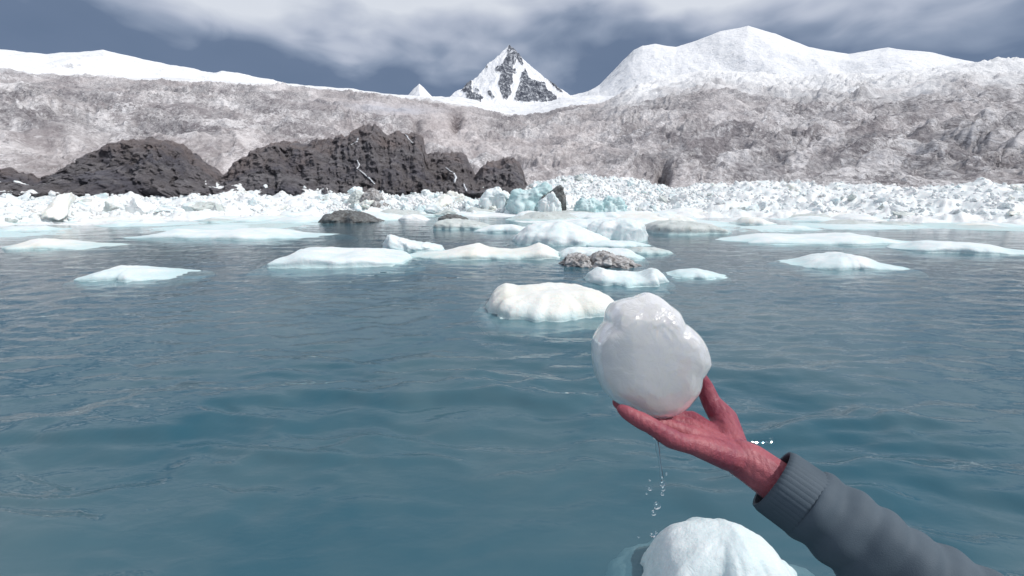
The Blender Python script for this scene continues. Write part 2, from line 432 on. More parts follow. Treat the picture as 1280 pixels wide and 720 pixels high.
k = b.map(b.math('ADD', b.attr('rock'), b.math('MULTIPLY', b.math('SUBTRACT', b.noise(pv, 0.10, 8, 0.75, 0.6, 0.3, 0.7), 0.5), 1.0)), 0.42, 0.60)
nn = b.bump(b.noise(pv, 0.12, 9, 0.7, 0.6, 0.2, 0.8), 0.45, 9.0)
b.bsdf(b.mix(k, sc_, rc), 0.8, nn, Specular_IOR_Level=0.2)
tag(mesh_obj('pyramid_peak', Vp, grid_faces(npy, npx), 'peak_snow_rock', attrs={'rock': rock}),
    'sharp snow covered pyramid peak with dark rock faces', kind='structure')

# ---- rounded snow dome on the right, small far peak, flank ranges
def range_mesh(name, pts, r_top, depth, label, amp, mat='snow', wl=260, az_pad=0.0, nA_=360, nR_=80, foot=118, seed=0.0):
    ol = outline(pts); a0, a1 = azel(*pts[0])[0], azel(*pts[-1])[0]
    a = np.linspace(a0, a1, nA_)[None, :]; t = np.linspace(-1, 1, nR_)[:, None]
    A, T = np.broadcast_arrays(a, t)
    RRR = r_top + T * depth
    ztop = H + r_top * np.tan(ol(A))
    zfoot = H + (r_top - depth) * math.tan(azel(640, foot + 14)[1]) - 60
    prof = 1 - np.abs(T) ** 1.35
    xx, yy = RRR * np.sin(A), RRR * np.cos(A)
    Zr = zfoot + (ztop - zfoot) * prof + amp * fbm(xx / wl, yy / wl, seed, 5) * (0.15 + np.abs(T)) + amp * 0.7 * (ridged(xx / wl * 1.7, yy / wl * 0.7, seed, 4) - 0.55) * (0.25 + np.abs(T))
    VV = np.stack([xx, yy, Zr], -1).reshape(-1, 3)
    return tag(mesh_obj(name, VV, grid_faces(nR_, nA_), mat), label, kind='structure')
range_mesh('snow_mountain', [(690, 140), (705, 125), (735, 118), (750, 108), (765, 92), (780, 76), (792, 64), (803, 58), (818, 56), (832, 58), (845, 60), (870, 52), (900, 40), (935, 34),
    (970, 44), (1010, 62), (1060, 70), (1110, 62), (1160, 70), (1230, 88), (1300, 84), (1450, 70), (1700, 60)], 5200, 1700,
    'broad rounded snow mountain to the right of the pyramid peak', 80, wl=620, nA_=520, nR_=110, seed=3)
range_mesh('far_snow_peak', [(500, 135), (508, 122), (516, 112), (524, 104.5), (529, 109), (540, 121), (552, 121), (566, 124), (580, 132)], 3900, 500,
    'tiny far white snow peak to the left of the pyramid peak', 22, wl=200, nA_=120, nR_=50, seed=5)
range_mesh('snow_ridge', [(-500, 60), (-300, 52), (-150, 66), (-40, 58), (60, 74), (130, 66), (190, 80), (250, 92), (320, 98), (380, 108), (450, 124)], 4600, 1500,
    'snow ridge beyond the glacier on the far left', 80, wl=520, nA_=380, nR_=90, seed=8)

# ---- rock outcrop at the foot of the glacier, left
rk_top = outline([(-500, 190), (-200, 178), (-60, 196), (20, 214), (60, 226), (110, 196), (150, 178), (190, 170), (235, 182), (262, 206), (280, 218), (300, 204), (325, 184), (350, 176), (385, 180), (415, 172), (438, 168), (447, 159), (459, 156), (474, 160), (485, 168), (497, 163), (508, 168), (519, 163), (530, 174), (533, 192),
    (545, 189), (559, 192), (572, 189), (584, 194), (588, 208), (595, 219), (603, 208), (619, 199), (634, 197), (642, 199), (650, 205), (653, 213), (657, 226), (664, 242)])
ra0, ra1 = azel(-480, 150)[0], azel(664, 240)[0]
nA3, nR3 = 820, 190
a = np.linspace(ra0, ra1, nA3)[None, :]; t = np.linspace(0, 1.25, nR3)[:, None]
A, T = np.broadcast_arrays(a, t)
r3 = 51 + 15 * T
el_b = azel(640, 246)[1]
Tt = np.clip(T, 0, 1)
el = el_b + (rk_top(A + 0.005 * fbm(A * 60, T * 6, 3, 3)) + 0.011 * fbm(A * 45, T * 2, 9, 5, 0.6) - el_b) * Tt ** 0.85
r3n = r3 + 2.6 * fbm(A * 26, T * 1.5, 2, 4) + 1.0 * fbm(A * 90, T * 4, 2, 4)
x3, y3 = r3n * np.sin(A), r3n * np.cos(A)
z3 = H + r3 * np.tan(el) - np.clip(T - 1, 0, 1) * 30
env = sst(0, 0.06, T) * (1 - 0.8 * sst(0.85, 1.0, T))
ph = x3 * 0.5 + z3 * 0.9
z3 = z3 + env * (0.5 * (ridged(x3 / 4 + z3 / 5, y3 / 5, z3 / 3, 4, 0.6) - 0.6) + 0.7 * fbm(x3 / 6, y3 / 6, 2, 4))
y3 = y3 - env * (2.2 * (ridged(x3 / 6.5 - z3 / 4.5, z3 / 3.0 + x3 / 7 + 7, 0.5, 6, 0.6) - 0.5) + 0.9 * ridged(x3 / 1.6 + z3 / 2.0, z3 / 1.1 - x3 / 4, 3, 3, 0.6))
z3 = np.where(T <= 0.001, -2, z3)
V3 = np.stack([x3, y3, z3], -1).reshape(-1, 3)
b = NB('dark_rock')
p = b.pos(); pd = b.pos((1, 1, 2.0))
c = b.mix(b.noise(pd, 0.32, 8, 0.7, 0.8, 0.36, 0.64), (0.15, 0.142, 0.158), (0.40, 0.38, 0.40))
pq = b.n('ShaderNodeMapping'); pq.inputs['Rotation'].default_value = (0, 0.65, 0); pq.inputs['Scale'].default_value = (0.35, 1, 1.2); b.l(p, pq.inputs[0]); pq = pq.outputs[0]
c = b.mix(b.math('MULTIPLY', b.noise(pq, 0.35, 7, 0.7, 1.0, 0.48, 0.64), 0.8), c, (0.33, 0.30, 0.315))
c = b.mix(b.math('MULTIPLY', b.noise(p, 0.12, 5, 0.6, 0.6, 0.48, 0.62), 0.6), c, (0.25, 0.215, 0.21))
c = b.mix(b.math('MULTIPLY', b.noise(pq, 0.22, 8, 0.75, 1.6, 0.58, 0.66), 0.8), c, (0.46, 0.44, 0.455))
c = b.mix(b.math('MULTIPLY', b.noise(p, 0.16, 6, 0.7, 1.0, 0.50, 0.60), 0.6), c, (0.13, 0.13, 0.175))
c = b.mix(b.math('MULTIPLY', b.noise(pq, 0.8, 7, 0.75, 1.2, 0.54, 0.64), 0.55), c, (0.06, 0.056, 0.068))
c = b.mix(b.math('MULTIPLY', b.attr('ledge'), b.noise(p, 0.35, 7, 0.7, 0.8, 0.36, 0.60)), c, (0.36, 0.30, 0.295))
c = b.mix(b.math('MULTIPLY', b.noise(pd, 1.4, 8, 0.8, 0.8, 0.60, 0.68), 0.7), c, (0.45, 0.43, 0.44))
c = b.mix(b.math('MULTIPLY', b.noise(pd, 0.9, 6, 0.7, 0.8, 0.58, 0.64), 0.8), c, (0.025, 0.023, 0.03))
nn = b.bump(b.noise(pd, 1.1, 9, 0.75, 0.8, 0.2, 0.8), 1.0, 0.9)
b.bsdf(c, 0.62, nn, Specular_IOR_Level=0.35)
tag(mesh_obj('rock_outcrop', V3, grid_faces(nR3, nA3), 'dark_rock', smooth=False, attrs={'ledge': sst(0.55, 0.98, T + 0.5 * fbm(x3 / 7, y3 / 7, 5, 4))}), 'dark brown grey rock outcrop between glacier and ice pile', kind='structure')

# ---- meltwater streams on the rock
b = NB('foam_water')
b.bsdf(b.mix(b.noise(b.pos(), 3, 5, 0.7, 0.5, 0.4, 0.6), (0.80, 0.82, 0.85), (0.55, 0.58, 0.62)), 0.25)
dg = None
def bvh_of(V, nr, nc):
    from mathutils.bvhtree import BVHTree
    return BVHTree.FromPolygons([tuple(v) for v in V], grid_faces(nr, nc).tolist())
rock_bvh = bvh_of(V3, nR3, nA3)
def stream(pts, wid, label):
    P = []; 
    for i in range(len(pts) - 1):
        for k in range(7):
            t_ = k / 7; P.append((pts[i][0] * (1 - t_) + pts[i + 1][0] * t_ + random.uniform(-.5, .5), pts[i][1] * (1 - t_) + pts[i + 1][1] * t_))
    P.append(pts[-1])
    vs, fs = [], []
    for i, (px, py) in enumerate(P):
        d = Vector(ray(px, py)).normalized(); h = rock_bvh.ray_cast(Vector((0, 0, H)), d)
        if h[0] is None: continue
        c = h[0] - d * 0.18; ww = 1.5 * wid * (0.7 + 0.6 * random.random()) * (0.5 + 0.5 * min(1, i / 6))
        sd_ = Vector((1, 0.1, 0)) * ww
        vs += [tuple(c - sd_), tuple(c - d * 0.10), tuple(c + sd_), tuple(c + d * 0.3)]
    n = len(vs) // 4
    for i in range(n - 1):
        for k in range(4):
            fs.append((4 * i + k, 4 * i + (k + 1) % 4, 4 * i + 4 + (k + 1) % 4, 4 * i + 4 + k))
    if n > 1:
        tag(mesh_obj('meltwater_stream', vs, fs, 'foam_water'), label, 'stream')
stream([(557, 209), (562, 213), (567, 216), (570, 222), (568, 228)], 0.085, 'short white zigzag meltwater stream right of the middle of the dark rock')
stream([(446, 200), (449, 206), (446, 211), (454, 216), (463, 224), (468, 230)], 0.07, 'thin white meltwater stream low on the left end of the dark rock')
stream([(439, 181), (446, 177), (448, 172)], 0.07, 'short pale meltwater stream high on the left end of the dark rock')
stream([(507, 168), (511, 174), (516, 179)], 0.08, 'short white meltwater stream at the top edge of the dark rock')
stream([(579, 229), (582, 235), (583, 239)], 0.06, 'small white trickle just above the ice pile beside the zigzag stream')

# ================================================================== WATER
nAw, nRw = 720, 540
a = np.linspace(R(-80), R(80), nAw)[None, :]; t = np.linspace(0, 1, nRw)[:, None]
r = 0.35 * (75 / 0.35) ** t
Aw, Rw = np.broadcast_arrays(a, r)
xw, yw = Rw * np.sin(Aw), Rw * np.cos(Aw)
def waves(x, y):
    rad = np.hypot(x, y)
    z = 0
    wxp = x + 0.25 * fbm(x / 1.3, y / 1.3, 2, 3); wyp = y + 0.16 * fbm(x / 0.9, y / 0.9, 5, 3)
    band = np.exp(-((rad - 3.5) / 1.2) ** 2)          # breeze-ruffled belt
    z = z + 0.030 * fbm(wxp / 1.6, wyp / 0.6, 1, 2) * (0.35 + band)
    z = z + 0.016 * (ridged(wxp / 1.05 + 4, wyp / 0.38, 3, 2) - 0.6) * (0.18 + band)
    z = z + 0.014 * fbm(wxp / 0.6, wyp / 0.22, 3, 2) * (0.25 + band)
    st = fbm(wxp / 1.9 + 31, wyp / 0.62 + 3, 6, 3, 0.45)
    z = z + 0.044 * (sst(0.02, 0.26, st) - 0.7 * sst(-0.05, -0.30, st)) * (0.15 + band)
    st2 = fbm(wxp / 1.2 + 11, wyp / 0.34 + 8, 2, 2, 0.45); z = z + 0.020 * sst(0.15, 0.32, st2) * (0.1 + band)
    z = z + 0.010 * (1 + 1.0 * sst(4, 7, rad)) * fbm(wxp / 0.42, wyp / 0.16, 7, 2) * (0.3 + sst(1.8, 2.8, rad)) * (1 - 0.7 * sst(12, 20, rad))
    z = z + 0.003 * fbm(wxp / 0.15, wyp / 0.06, 9, 2) * sst(1.9, 3.0, rad) * (1 - sst(7, 12, rad))
    return z
zw = waves(xw, yw)
Vw = np.stack([xw, yw, zw], -1).reshape(-1, 3)
fw = grid_faces(nRw, nAw)
# close the body of water downwards
bl = np.concatenate([np.arange(nAw), (np.arange(1, nRw)) * nAw + nAw - 1, (nRw - 1) * nAw + np.arange(nAw - 2, -1, -1), np.arange(nRw - 2, 0, -1) * nAw])
bot = Vw[bl].copy(); bot[:, 2] = -3.2
nb0 = len(Vw); Vc = np.concatenate([Vw, bot, [[0, 30, -3.2]]])
kk = np.arange(len(bl)); k2 = (kk + 1) % len(bl)
side = np.stack([bl[kk], nb0 + kk, nb0 + k2, bl[k2]], -1)
me_v = Vc.tolist(); 
b = NB('lake_water')
pw = b.pos((1, 2.0, 1))
nn = b.bump(b.noise(pw, 9, 3, 0.5, 0.4, 0.2, 0.8), 0.14, 0.02)
fr = b.n('ShaderNodeFresnel'); fr.inputs['IOR'].default_value = 1.333; b.l(nn, fr.inputs['Normal'])
gl = b.n('ShaderNodeBsdfGlossy'); gl.inputs['Roughness'].default_value = 0.02; gl.inputs['Color'].default_value = (1, 1, 1, 1); b.l(nn, gl.inputs['Normal'])
df = b.n('ShaderNodeBsdfDiffuse')
b.l(b.mix(b.noise(b.pos(), 0.5, 4, 0.6, 0.6, 0.35, 0.65), (0.045, 0.165, 0.235), (0.125, 0.235, 0.285)), df.inputs['Color'])
tr = b.n('ShaderNodeBsdfTransparent'); tr.inputs['Color'].default_value = (0.93, 0.97, 0.98, 1)
m1 = b.n('ShaderNodeMixShader'); m1.inputs[0].default_value = 0.44; b.l(df.outputs[0], m1.inputs[1]); b.l(tr.outputs[0], m1.inputs[2])
m2 = b.n('ShaderNodeMixShader'); b.l(fr.outputs[0], m2.inputs[0]); b.l(m1.outputs[0], m2.inputs[1]); b.l(gl.outputs[0], m2.inputs[2])
b.l(m2.outputs[0], b.out.inputs[0])
va = b.n('ShaderNodeVolumeAbsorption'); va.inputs['Color'].default_value = (0.12, 0.60, 0.70, 1); va.inputs['Density'].default_value = 1.7
b.l(va.outputs[0], b.out.inputs['Volume'])
F4 = np.concatenate([fw, side]); 
wat = mesh_obj('lake_water', Vc, F4, 'lake_water')
bmw = bmesh.new(); bmw.from_mesh(wat.data); bmw.verts.ensure_lookup_table()
ring = [bmw.verts[nb0 + i] for i in range(len(bl))]
try:
    bmw.faces.new(ring)
    bmesh.ops.recalc_face_normals(bmw, faces=bmw.faces)
except Exception as ex: print('water cap', ex)
bmw.to_mesh(wat.data); bmw.free()
tag(wat, 'cold blue green glacial lake water with ripples', kind='structure')
b = NB('lake_silt')
b.bsdf(b.mix(b.noise(b.pos(), 0.4, 6, 0.6, 0.5, 0.35, 0.65), (0.08, 0.13, 0.14), (0.16, 0.20, 0.20)), 0.9)
tag(mesh_obj('lake_bed', [(-160, -20, -3.0), (160, -20, -3.0), (160, 95, -3.0), (-160, 95, -3.0)], [(0, 1, 2, 3)], 'lake_silt'), 'silty lake bed deep under the water', kind='structure')

# ================================================================== ICE FLOES
DEPK = 2.1
def floe(x0, x1, yb, prof, depth=0.55, p=2.6, mat='ice_white', rough=0.06, skirt=0.35, seed=0, nphi=120, nrho=44, tilt=0, lumps=0.0, relief=1.0, subk=1.0, q=2.5, name='ice_floe'):
    """ice floe: x0,x1 left/right end and yb near waterline in the photograph, prof = its skyline"""
    yn = on_plane((x0 + x1) / 2, yb)[1]
    wpix = (x1 - x0)
    b_ = max(0.5 * min(depth * DEPK, 1.25) * wpix / F * yn / cp, 0.02)
    Yc = yn + b_
    # end points on the plane through the centre
    L_, R_ = at_Y(x0, yb, Yc), at_Y(x1, yb, Yc)
    cx, ax = (L_[0] + R_[0]) / 2, (R_[0] - L_[0]) / 2
    us = np.array([q[0] for q in prof], float); Hs = np.array([max(at_Y(q[0], q[1], Yc)[2], 0.01) for q in prof])
    xs = np.array([at_Y(q[0], q[1], Yc)[0] for q in prof])
    phi = np.linspace(0, 2 * np.pi, nphi, endpoint=False)[None, :]
    nt_ = nrho
    k = np.linspace(0, 1, nt_)[:, None]
    rho = np.where(k < 0.72, np.sin(k / 0.72 * np.pi / 2) ** 0.9, 1.0)
    PH, RHO = np.broadcast_arrays(phi, rho); K = np.broadcast_to(k, PH.shape)
    sup = (np.abs(np.cos(PH)) ** q + np.abs(np.sin(PH)) ** q) ** (-1 / q)
    wob = 1 + (0.45 * fbm(np.cos(PH) * 1.5 + seed * 3.1, np.sin(PH) * 1.5 + seed, seed, 4)) * (np.abs(np.sin(PH)) ** 0.6)
    ex = sup * wob
    under = np.clip((K - 0.72) / 0.28, 0, 1)
    grow = 1 + skirt * (0.8 + 0.7 * fbm(np.cos(PH) * 1.3 + seed, np.sin(PH) * 1.3 + 5, seed, 3)) * np.sin(np.clip(under / 0.65, 0, 1) * np.pi / 2) * (1 - 0.55 * np.clip((under - 0.65) / 0.35, 0, 1))
    lx = cx + ax * RHO * ex * grow * np.cos(PH); ly = Yc + b_ * RHO * ex * grow * np.sin(PH)
    S = max(ax, 1e-3); hmax = Hs.max()
    Ht = np.interp(lx, xs, Hs) 
    shape = np.maximum(1 - RHO ** p, 0) ** (1 / p)
    wav = fbm(lx / S * 1.9 + seed * 7, ly / S * 2.4, seed * 1.7, 5)
    fine = fbm(lx / S * 7 + seed, ly / S * 7, seed * 2.7, 4)
    z = Ht * shape * (1 + 0.22 * relief * wav) + hmax * rough * fine * shape
    z = z - 0.02 * hmax
    sub = (0.5 * hmax + 0.12 * S) * subk
    z = z - sub * under ** 1.6 * np.where(under > 0, 1, 0)
    z = z + 0.06 * sub * fine * (under > 0)
    
    nxr, nyr = np.cos(PH) * RHO ** 2, np.sin(PH) * RHO ** 2
    kx, kz = 3.2 / S, 3.2 / S
    d3 = fbm(lx * kx + seed, ly * kx, z * kz * 1.3 + seed, 5, 0.5) * (0.10 + lumps * 0.5) * min(hmax, S) + ridged(lx * kx * 2 + seed, ly * kx * 2, z * kz * 2, 3) * (0.03 + 0.2 * lumps) * min(hmax, S)
    d3 = d3 * relief
    lx = lx + nxr * d3 * 1.3; ly = ly + nyr * d3 * 1.3; z = z + d3 * (1 - RHO ** 4) * 0.9
    V = np.stack([lx, ly, z], -1)
    def row_of(q):
        yy = q[..., 1]; tz = (q[..., 2] - H) / yy; yc = (tz * cp + sp) / (cp - tz * sp)
        return 640 + q[..., 0] / yy * F * (cp + yc * sp), 360 - yc * F
    for _it in range(2):
        pu, pv = row_of(V); nbn = 16; edges = np.linspace(x0, x1, nbn + 1); cen = (edges[1:] + edges[:-1]) / 2
        rw = row_of(np.array([cx, Yc, 0.0]))[1]; fac = []
        for qi in range(nbn):
            mk = (pu >= edges[qi]) & (pu < edges[qi + 1]) & (K < 0.72)
            rc = pv[mk].min() if mk.any() else rw - 1
            rt = np.interp(cen[qi], us, [w_[1] for w_ in prof])
            fac.append(np.clip((rw - rt + .5) / max(rw - rc + .5, 0.5), 0.4, 1.8))
        fac = np.array(fac); fac = np.convolve(np.pad(fac, 1, 'edge'), [.25, .5, .25], 'valid')
        V[..., 2] = np.where(V[..., 2] > 0, V[..., 2] * np.interp(pu, cen, fac), V[..., 2])
    cpt = V[0].mean(0); cpt[2] = V[0][:, 2].mean()
    org = np.array([cx, Yc, 0.0])
    Vf = np.concatenate([V[1:].reshape(-1, 3), [cpt], [[cx, Yc, float(V[-1][:, 2].min())]]]) - org
    n = (nt_ - 1) * nphi
    fs = grid_faces(nt_ - 1, nphi, True).tolist()
    for j in range(nphi):
        j2 = (j + 1) % nphi
        fs.append((n, j2, j)); fs.append((n + 1, (nt_ - 2) * nphi + j, (nt_ - 2) * nphi + j2))
    o = mesh_obj(name, Vf.tolist(), fs, mat)
    o.location = org
    return o
def F_(label, *a, cat='ice floe', group=None, **k):
    return tag(floe(*a, **k), label, cat, group)
G1 = 'ice floes drifting on the lake'
F_('large smooth cream white ice floe floating alone in the middle water', 611, 769, 401,
   [(611, 366), (618, 356), (632, 352.5), (645, 356), (655, 356), (670, 354), (700, 353.5), (730, 356), (750, 362), (767, 371)], 0.50, 2.3, 'ice_cream', 0.02, 0.22, 1.3, relief=0.55, q=1.9, group=G1, nphi=160, nrho=60)
F_('small white ice floe with two raised ends behind the handheld ice', 732, 830, 358, [(732, 345), (738, 335), (750, 333), (765, 338), (785, 339), (800, 340), (812, 334), (824, 335), (830, 345)], 0.4, 2.8, 'ice_white', 0.04, 0.3, 2.2, group=G1)
F_('low white ice floe beside the two ended floe, right edge of the open water', 834, 905, 349, [(834, 342), (845, 337), (870, 335), (890, 339), (905, 344)], 0.4, 2.6, 'ice_white', 0.05, 0.3, 3.1, group=G1)
F_('flat white ice floe with sheer front edge at the left', 352, 512, 334, [(352, 322), (370, 311), (400, 308), (430, 310), (470, 310), (500, 313), (510, 315), (512, 318)], 0.36, 5.0, 'ice_white', 0.03, 0.28, 4.5, group=G1)
F_('white ice floe with a pointed left crest behind the flat floe', 480, 553, 315, [(480, 296), (487, 292), (500, 296), (520, 301), (540, 303), (553, 306)], 0.3, 3.2, 'ice_white', 0.05, 0.2, 5.2, group=G1, lumps=0.1)
F_('long low ice floe with a small cream peak in its middle', 511, 703, 325, [(511, 316), (530, 315), (560, 311), (580, 306), (597, 301.5), (610, 308), (640, 311), (662, 307), (675, 301), (690, 307), (703, 316)], 0.22, 3.0, 'ice_cream', 0.05, 0.2, 6.4, group=G1, nphi=160, lumps=0.06)
F_('big domed white ice floe behind the long low floe', 642, 762, 307, [(642, 292), (660, 280), (680, 276), (700, 274), (722, 280), (745, 290), (762, 297)], 0.45, 2.2, 'ice_white', 0.05, 0.15, 7.1, group=G1)
F_('tall blocky white ice floe right of the domed floe', 733, 806, 303, [(733, 280), (745, 275), (770, 273), (790, 274), (803, 277), (806, 285)], 0.4, 4.0, 'ice_white', 0.05, 0.1, 8.9, group=G1)
F_('grey green flat topped ice floe to the right of the blocky floe', 806, 905, 293, [(806, 282), (815, 276), (841, 275), (870, 277), (895, 281), (905, 286)], 0.4, 4.0, 'ice_grey', 0.05, 0.1, 9.7, group=G1)
F_('flat white ice floe right behind the two brown stained ice lumps', 700, 800, 326, [(700, 312), (715, 308), (740, 309), (765, 310), (785, 310), (800, 318)], 0.34, 3.2, 'ice_white', 0.06, 0.1, 10.2, group=G1, lumps=0.15)
F_('small grey brown stained ice lump, the left of the stained pair', 704, 740, 334, [(704, 322), (710, 317), (722, 315), (733, 318), (740, 325)], 0.6, 2.4, 'ice_dirty', 0.12, 0.1, 11.2, lumps=0.35, group='brown stained ice lumps', cat='ice lump', name='ice_lump')
F_('wider brown stained knobbly ice lump, the right of the stained pair', 736, 796, 335, [(736, 322), (742, 315), (755, 312), (770, 318), (785, 321), (796, 328)], 0.45, 2.4, 'ice_dirty', 0.12, 0.1, 12.6, lumps=0.35, group='brown stained ice lumps', cat='ice lump', name='ice_lump')
F_('dark grit covered ice slab lying low at the edge of the calm pool', 544, 622, 287, [(544, 276), (560, 273), (575, 273), (590, 275), (605, 278), (622, 283)], 0.4, 3.0, 'ice_grey', 0.08, 0.1, 13.2, lumps=0.2, cat='ice slab', name='ice_slab')
F_('blackish silt lump on the grit covered ice slab', 549, 585, 275, [(549, 271), (560, 267), (573, 268), (585, 272)], 0.5, 2.4, 'ice_dark', 0.1, 0.05, 14.2, lumps=0.3, cat='ice lump', name='ice_lump')
F_('dark silt covered ice lump at the left end of the calm pool', 405, 474, 279, [(405, 268), (425, 262), (445, 263), (460, 266), (474, 273)], 0.5, 2.6, 'ice_dark', 0.1, 0.1, 15.2, lumps=0.25, cat='ice lump', name='ice_lump')
F_('close white ice floe at the lower right below the falling drops', 796, 990, 790, [(796, 715), (808, 690), (822, 668), (840, 655), (875, 648), (920, 650), (960, 672), (990, 705)], 0.40, 2.4, 'ice_white', 0.01, 0.55, 16.7, relief=0.15, subk=1.3, group=G1, nphi=180, nrho=60)
F_('narrow white floe filling the gap behind the domed floe', 596, 668, 291, [(596, 286), (615, 281), (640, 280), (668, 285)], 0.3, 2.6, 'ice_white', 0.05, 0.1, 24.1, group=G1)
F_('wide flat white floe between the domed floe and the teal wall', 690, 842, 287, [(690, 279), (720, 274), (760, 273), (800, 272), (842, 278)], 0.22, 2.6, 'ice_white', 0.05, 0.1, 25.1, group=G1, lumps=0.1)
F_('low slushy pale floe right of the flat floe behind the stained lumps', 775, 838, 318, [(775, 312), (795, 308), (820, 309), (838, 313)], 0.3, 2.6, 'ice_grey', 0.05, 0.2, 26.1, group=G1)
F_('thin pale floe in front of the blocky floe', 728, 812, 309, [(728, 303), (750, 300), (790, 301), (812, 305)], 0.25, 2.6, 'ice_white', 0.05, 0.2, 27.4, group=G1)
# beyond the photograph's sides the lake carries on with the same drifting ice
F_('rounded white ice floe off to the far left', 120, 232, 352, [(120, 340), (150, 331), (185, 333), (215, 337), (232, 345)], 0.4, 2.6, 'ice_white', 0.05, 0.3, 17.7, group=G1)
F_('long white ice floe in the left distance', 190, 400, 300, [(190, 292), (220, 285), (270, 288), (320, 284), (360, 286), (400, 294)], 0.25, 3.0, 'ice_white', 0.06, 0.2, 18.7, group=G1, lumps=0.1)
F_('small cream ice floe in the left distance before the long floe', 20, 150, 312, [(20, 304), (50, 297), (90, 300), (150, 307)], 0.3, 2.8, 'ice_cream', 0.05, 0.2, 19.7, group=G1)
F_('white ice floe with humped middle on the far right', 985, 1110, 338, [(985, 328), (1010, 318), (1045, 314), (1080, 320), (1110, 330)], 0.4, 2.6, 'ice_white', 0.05, 0.25, 20.7, group=G1)
F_('long flat white ice floe in the right distance', 900, 1120, 306, [(900, 298), (950, 291), (1000, 293), (1060, 290), (1120, 299)], 0.25, 3.0, 'ice_white', 0.05, 0.2, 21.7, group=G1)
F_('blocky white ice floe near the right end of the lake', 1120, 1270, 318, [(1120, 306), (1150, 300), (1200, 302), (1240, 305), (1270, 312)], 0.35, 3.5, 'ice_white', 0.05, 0.2, 22.7, group=G1)

# thin pans and floes packed before the ice pile
rnd = random.Random(11)
def pan_row(py):
    return [(q, py) for q in ()]
n_p = 0
G2 = 'packed ice floes at the far side of the lake'
for k in range(330):
    row = rnd.uniform(264, 300) if rnd.random() < 0.5 else rnd.uniform(263.5, 278)
    px = rnd.uniform(-60, 1340)
    wd = rnd.uniform(30, 105) * (0.55 + (row - 255) / 30)
    a0, a1 = px - wd / 2, px + wd / 2
    if row > 276 and a1 > 425 and a0 < 548: continue          # calm pool on the left
    if row > 283 and a1 > 530 and a0 < 655: continue
    if row > 272 and a1 > 540 and a0 < 625: continue
    if row > 288 and a1 > 425 and a0 < 660: continue
    if row > 292 and a1 > 800: continue
    if row > 286 and (a0 < 420 or a1 > 860) and rnd.random() < 0.5: continue
    ht = rnd.uniform(3.5, 9.0) if row < 282 else rnd.uniform(3, 7)
    pr = [(a0, row - ht * .4), (a0 + wd * .2, row - ht * rnd.uniform(.6, 1.1) - 1.5), (a0 + wd * .5, row - ht * rnd.uniform(.7, 1.2) - 2), (a0 + wd * .8, row - ht * rnd.uniform(.5, 1.1) - 1.5), (a1, row - ht * .4)]
    o = floe(a0, a1, row, pr, rnd.uniform(0.35, 0.6), rnd.choice((1.8, 2.4, 3.2)), rnd.choice(('ice_white', 'ice_white', 'ice_white', 'ice_cream', 'ice_rubble', 'ice_grey')), 0.08, 0.1, k * 1.37 + 30, nphi=44, nrho=18, lumps=0.15)
    tag(o, 'thin pale ice floe packed among others before the ice pile', 'ice floe', G2); n_p += 1

# ================================================================== ICE PILE
pile_top = outline([(-500, 236), (0, 230), (200, 234), (300, 228), (438, 233), (450, 232), (480, 234), (500, 232), (530, 236), (560, 239), (590, 242), (615, 240), (640, 240), (660, 236), (680, 227), (700, 222), (725, 220), (765, 221),
    (790, 223), (805, 227), (820, 232), (841, 236), (900, 230), (1000, 230), (1100, 235), (1280, 232), (1700, 236)])
nA4, nR4 = 900, 170
a = np.linspace(AZ0, AZ1, nA4)[None, :]; t = np.linspace(0, 1, nR4)[:, None]
A, T = np.broadcast_arrays(a, t)
r4 = 35 + 33 * T
x4, y4 = r4 * np.sin(A), r4 * np.cos(A)
zt = H + 60 * np.tan(pile_top(A))
z4 = -0.5 + (zt * 0.92 + 0.5) * np.clip(T / 0.72, 0, 1) ** 1.0 * np.where(T > 0.75, 1 - (T - 0.75) * 1.5, 1)
z4 = z4 + (0.9 * (ridged(x4 / 3.2, y4 / 2.6, 1, 5, 0.6) - 0.6) + 0.9 * fbm(x4 / 3.4, y4 / 3, 4, 5, 0.6)) * sst(0, 0.15, T)
V4 = np.stack([x4, y4, z4], -1).reshape(-1, 3)
tag(mesh_obj('ice_rubble_bank', V4, grid_faces(nR4, nA4), 'ice_rubble'), 'bank of crushed white ice heaped at the glacier foot', 'ice', kind='stuff')
pile_bvh = bvh_of(V4, nR4, nA4)

def chunk_mesh(name, seed, sub=2, mat='ice_white', cuts=9):
    cuts = 7; sub = 4
    rn = random.Random(seed); bm = bmesh.new(); bmesh.ops.create_icosphere(bm, subdivisions=sub, radius=1)
    planes = []
    for _ in range(cuts):
        n = Vector((rn.gauss(0, 1), rn.gauss(0, 1), rn.gauss(0, 1))).normalized(); planes.append((n, rn.uniform(0.25, 0.7)))
    for v in bm.verts:
        for n, d in planes:
            q = v.co.dot(n)
            if q > d: v.co -= n * (q - d) * 0.93
        q = v.co * 1.7 + Vector((seed * 5, 0, 0)); v.co *= 1 + 0.55 * float(fbm(np.array([q.x]), np.array([q.y]), q.z, 4)[0])
        v.co.x *= 1.15; v.co.z *= 0.85
    me = bpy.data.meshes.new(name); bm.to_mesh(me); bm.free(); me.polygons.foreach_set('use_smooth', [True] * len(me.polygons)); me.materials.append(MATS[mat]); return me
G3 = 'ice blocks heaped in the pile at the glacier foot'
protos = [chunk_mesh('ice_block', s_, 3, m_, 12) for s_, m_ in enumerate(('ice_white', 'ice_white', 'ice_rubble', 'ice_white', 'ice_cream', 'ice_rubble', 'ice_white', 'ice_grey'))]
rnd = random.Random(5)
cnt = 0
def on_pile(x, y):
    h = pile_bvh.ray_cast(Vector((x, y, 30)), Vector((0, 0, -1)))
    return h[0].z if h[0] is not None else 0
